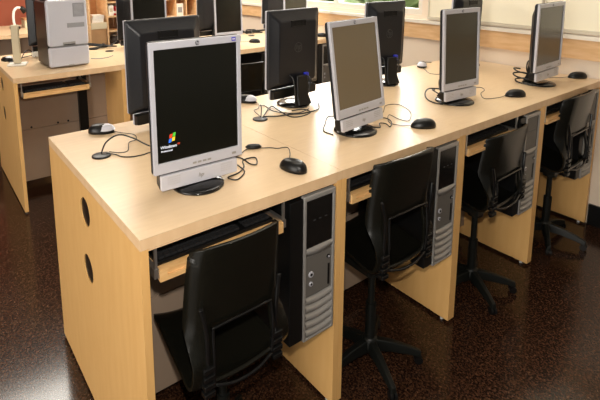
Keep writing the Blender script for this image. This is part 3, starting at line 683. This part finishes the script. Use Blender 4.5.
cable('black cable loop left of the third monitor', [(1.54, 0.30, 0.02), (1.47, 0.335, 0.03), (1.41, 0.315, 0.018), (1.375, 0.27, 0.006), (1.385, 0.215, Z), (1.42, 0.235, 0.02), (1.44, 0.30, 0.035), (1.50, 0.33, 0.02)], 0.003)
cable('black cable coils stacked left of the farthest front row monitor', [(2.095, 0.260, 0.05), (2.035, 0.260, 0.06), (2.000, 0.225, 0.055), (2.025, 0.190, 0.045), (2.065, 0.230, 0.04), (2.035, 0.260, 0.036), (1.995, 0.225, 0.03), (2.010, 0.170, 0.022), (2.055, 0.200, 0.018), (2.025, 0.240, 0.013), (1.980, 0.210, 0.008), (1.985, 0.140, 0.0042)], 0.0036)
cable('white cable hanging behind the monitor with the blue plug', [(0.935, 0.660, 0.122), (0.895, 0.668, 0.10), (0.885, 0.66, 0.06), (0.915, 0.675, 0.02), (0.95, 0.69, Z)], 0.0022, SILVER2)
cable('black cable arc on the desk near the right wall', [(1.965, 0.76, 0.01), (2.02, 0.765, 0.012), (2.10, 0.76, Z)], 0.0018)
cable('grey cable on the second row desk between printer and shelves', [(0.56, 2.10, Z), (0.60, 2.07, Z), (0.659, 2.079, Z), (0.709, 2.128, Z)], 0.003, SILVER_D)
cable('black cable arching behind the white wireless router', [(0.20, 2.32, Z), (0.235, 2.37, 0.04), (0.27, 2.40, 0.045), (0.30, 2.38, Z)], 0.003)
# bundles and clutter on the second row
for i, (x, y, lab) in enumerate(((0.765, 2.45, 'white cable heap on the second row left of the dark monitor side'), (2.03, 2.42, 'white and black cable heap beyond the second row mouse'))):
    t = thing('cable_heap', lab, 'cables', (x, y, H), 0)
    for m_, nm in ((WHITE, 'white_cable'), (CABLE, 'black_cable')):
        bm = bmesh.new(); rnd = random.Random(i + len(nm))
        tube(bm, [(rnd.uniform(-.11, .11), rnd.uniform(-.07, .07), rnd.uniform(0.006, 0.035)) for _ in range(13)], 0.0055, 8, 5); obj(nm, bm, m_, t, True)

# ------------------------------------------------------------------ printer
t = thing('laser_printer', 'large printer with silver front and black sides on the second row desk', 'printer', (0.279, Y2 + 0.112, H), R(2))
pw = 0.222; ph = 0.384
bm = bmesh.new(); box(bm, 0.002, pw - .002, 0.03, 0.27, 0.006, ph - 0.012); obj('printer_body', bm, BLACK, t, bevel=0.012, seg=3)
bm = bmesh.new()
loft_y(bm, [(0.030, pw / 2, 0.253, pw, 0.262, 0.018), (0.008, pw / 2, 0.253, pw, 0.262, 0.018), (0.0, pw / 2, 0.253, pw - 0.014, 0.25, 0.014)])
f1 = obj('front_door', bm, SILVER2, t, bevel=.002)
bm = bmesh.new()
loft_y(bm, [(0.030, pw / 2, 0.063, pw, 0.112, 0.012), (0.008, pw / 2, 0.063, pw, 0.112, 0.012), (0.0, pw / 2, 0.063, pw - 0.014, 0.100, 0.01)])
f2 = obj('paper_drawer', bm, SILVER, t, bevel=.002)
bm = bmesh.new(); box(bm, 0.075, 0.145, -0.003, 0.001, 0.128, 0.146); obj('door_handle', bm, SILVER_D, f1, bevel=.002)
bm = bmesh.new(); box(bm, 0.080, 0.140, -0.0045, -0.0031, 0.129, 0.134); obj('handle_gap', bm, BLACK, f1)
bm = bmesh.new(); box(bm, 0.008, pw - 0.008, -0.0012, 0.001, 0.124, 0.127); obj('seam_strip', bm, SILVER_D, f1)
bm = bmesh.new()
frame_y(bm, 0.142, 0.204, 0.286, 0.362, .002, .002, .002, .002, -0.002, 0.001)
for i in range(11): box(bm, 0.145, 0.201, -0.002, 0.001, 0.290 + i * 0.0065, 0.294 + i * 0.0065)
obj('vent_grille', bm, GREYM, f1)
bm = bmesh.new(); box(bm, 0.105, 0.201, -0.0015, 0.001, 0.226, 0.252); obj('label_plate', bm, GREYM, f1)
bm = bmesh.new(); box(bm, 0.02, pw - 0.02, 0.05, 0.22, ph - 0.011, ph + 0.006); obj('output_tray', bm, BLACK, t, bevel=.004)
bm = bmesh.new(); box(bm, 0.10, 0.13, -0.002, 0.001, 0.012, 0.018); obj('drawer_notch', bm, SILVER_D, f2)

# wireless router: upright slab on a foot
t = thing('wireless_router', 'slim cream upright router on a white foot at the left edge', 'router', (0.158, 2.18, H), R(-20))
obj('router_body', B(-0.021, 0.021, -0.012, 0.012, 0.0105, 0.235), CREAMM, t, bevel=0.006, seg=3)
obj('router_foot', B(-0.050, 0.050, -0.045, 0.045, 0.0, 0.010), WHITE, t, bevel=0.004)
t = thing('power_adapter', 'small white power adapter behind the cream router', 'adapter', (0.33, 2.40, H), 0)
obj('adapter_body', B(-0.05, 0.02, -0.02, 0.02, 0, 0.035), WHITE, t, bevel=.004); bm = bmesh.new(); tube(bm, [(-.05, 0, .01), (-.09, .01, .004), (-.14, -.03, .004)], .003); obj('adapter_cord', bm, CABLE, t, True)
t = thing('mouse', 'grey and black mouse on the second row desk left of the cream router', 'mouse', (0.13, 2.36, H), 0.5)
bm = bmesh.new(); lathe(bm, [(0, 0), (0.026, 0), (0.028, 0.01), (0.02, 0.022), (0, 0.028)], 18, 0, 0, 1, 1.5); obj('mouse_body', bm, BLACK, t, True)
bm = bmesh.new(); lathe(bm, [(0.0, 0.0295), (0.014, 0.0265), (0.0205, 0.0225), (0.0255, 0.016)], 18, 0.004, -0.01, 1, 1.0); obj('silver_cover', bm, SILVER2, t, True)

# ------------------------------------------------------------------ far things
t = thing('desk_lamp', 'white gooseneck desk lamp at the far left against the red wall', 'lamp', (0.47, 4.05, H), 0)
bm = bmesh.new(); lathe(bm, [(0, 0), (0.045, 0), (0.045, 0.02), (0.015, 0.03), (0, 0.03)], 24); obj('lamp_base', bm, BLACK, t, True)
bm = bmesh.new(); tube(bm, [(0, 0, 0.02), (-0.008, 0, 0.09), (0, 0, 0.16), (0.03, 0, 0.195), (0.075, 0, 0.185)], 0.012, 10); obj('lamp_neck', bm, WHITE, t, True)
bm = bmesh.new(); cyl(bm, (0.06, 0, 0.20), (0.10, 0, 0.155), 0.016, 0.03, n=18); obj('lamp_shade', bm, BLACK, t, True)
t = thing('storage_box', 'tan storage box beside the far white desk lamp', 'box', (0.66, 4.1, H), 0)
obj('box_body', B(-0.11, 0.11, -0.08, 0.08, 0, 0.075), CREAMM, t, bevel=.004); obj('box_lid', B(-0.114, 0.114, -0.084, 0.084, 0.0755, 0.09), WOOD_DARK, t, bevel=.003)

# shelves behind the printer
SH = (0.835, 1.10, 3.0, 3.25)
t = thing('shelving_unit', 'open wooden shelving unit right of the printer', 'shelf', (SH[0], SH[2], 0), 0)
for xx in (0, 0.145, 0.285): obj('upright', B(xx, xx + 0.012, 0, 0.25, 0, 1.3), WOOD_RAIL, t)
for k, zz in enumerate((0.10, 0.42, 0.655, 0.785, 0.905, 1.02, 1.15)):
    if k < 3: obj('shelf_board', B(0.0125, 0.1445, 0, 0.25, zz, zz + 0.012), WOOD_RAIL, t)
    obj('shelf_board', B(0.1575, 0.2845, 0, 0.25, zz, zz + 0.012), WOOD_RAIL, t)
obj('back_board', B(0.0125, 0.2845, 0.2505, 0.256, 0, 1.29), WOOD_DARK, t)
CARD = noisy('cardboard', (0.45, 0.25, 0.11), (0.50, 0.29, 0.13), 12, rough=0.8)
t = thing('cardboard_box', 'brown cardboard box on the shelving unit', 'box', (SH[0] + 0.078, SH[2] + 0.10, 0.6672), 0)
obj('box_body', B(-0.063, 0.063, -0.09, 0.09, 0, 0.20), CARD, t); obj('box_flap', B(-0.063, 0.063, -0.10, -0.0905, 0.15, 0.20), CREAMM, t)
t = thing('paper_stack', 'white paper stack leaning on top of the brown cardboard box', 'papers', (SH[0] + 0.078, SH[2] + 0.08, 0.868), 0)
bm = bmesh.new(); 
for i in range(5): box(bm, -0.05 + i * 0.003, 0.045 + i * 0.002, -0.06, 0.06, i * 0.012, i * 0.012 + 0.010)
obj('sheets', bm, WHITE, t)
t = thing('bottle', 'red and white bottle on the upper shelf of the shelving unit', 'bottle', (SH[0] + 0.24, SH[2] + 0.06, 0.9172), 0)
bm = bmesh.new(); lathe(bm, [(0, 0), (0.018, 0), (0.018, 0.05), (0.01, 0.062), (0.01, 0.075), (0, 0.075)], 18); obj('bottle_body', bm, mat('bright_red', (0.6, 0.01, 0.01), 0.4), t, True)
bm = bmesh.new(); lathe(bm, [(0.0185, 0.015), (0.0185, 0.035)], 18); obj('bottle_label', bm, WHITE, t, True)
t = thing('binder', 'white binder beside the red bottle on the upper shelf', 'binder', (SH[0] + 0.19, SH[2] + 0.09, 0.9172), 0)
obj('binder_cover', B(-0.022, 0.022, -0.07, 0.07, 0, 0.085), WHITE, t, bevel=.003); obj('binder_label', B(-0.012, 0.012, -0.0712, -0.0702, 0.03, 0.06), CREAMM, t)
t = thing('ceramic_jar', 'dark grey jar on the lower shelf under the white binder', 'jar', (SH[0] + 0.225, SH[2] + 0.08, 0.6672), 0)
bm = bmesh.new(); lathe(bm, [(0, 0), (0.03, 0), (0.042, 0.03), (0.038, 0.06), (0.026, 0.075), (0, 0.075)], 20); obj('jar_body', bm, mat('dark_ceramic', (0.06, 0.05, 0.045), 0.3), t, True)
bm = bmesh.new(); lathe(bm, [(0, 0.0755), (0.028, 0.0755), (0.028, 0.082), (0.008, 0.088), (0, 0.09)], 20); obj('jar_lid', bm, SILVER_D, t, True)

# wooden organizer on the far desk
t = thing('wooden_organizer', 'tan wooden organizer with papers on the far desk by the right wall', 'organizer', (1.93, 3.95, H), 0)
for xx in (0, 0.14, 0.27, 0.388): obj('divider', B(xx, xx + 0.012, 0, 0.2, 0.0005, 0.40), WOOD_RAIL, t)
for zz in (0.0125, 0.20, 0.33): 
    for a, b in ((0.0125, 0.1395), (0.1525, 0.2695), (0.2825, 0.3875)): obj('shelf_board', B(a, b, 0, 0.2, zz, zz + 0.01), WOOD_EDGE, t)
obj('back_board', B(0, 0.40, 0.2005, 0.206, 0.0005, 0.40), WOOD_DARK, t)
t = thing('notice', 'white paper notice propped on the far wooden organizer', 'paper', (2.08, 3.94, H + 0.0005), 0)
obj('sheet', B(0, 0.08, 0, 0.002, 0, 0.16), WHITE, t); obj('print_block', B(0.015, 0.065, -0.0008, -0.0002, 0.06, 0.12), GREYM, t)
t = thing('pencil_cup', 'dark round cup on the far desk left of the wooden organizer', 'cup', (1.89, 3.98, H), 0)
bm = bmesh.new(); lathe(bm, [(0, 0), (0.03, 0), (0.034, 0.10), (0.030, 0.10), (0.027, 0.006), (0, 0.006)], 20); obj('cup_body', bm, BLACK, t, True)
bm = bmesh.new(); cyl(bm, (0, 0, 0.008), (0.018, 0, 0.14), 0.004, n=8); obj('pencil', bm, WOOD_RAIL, t)
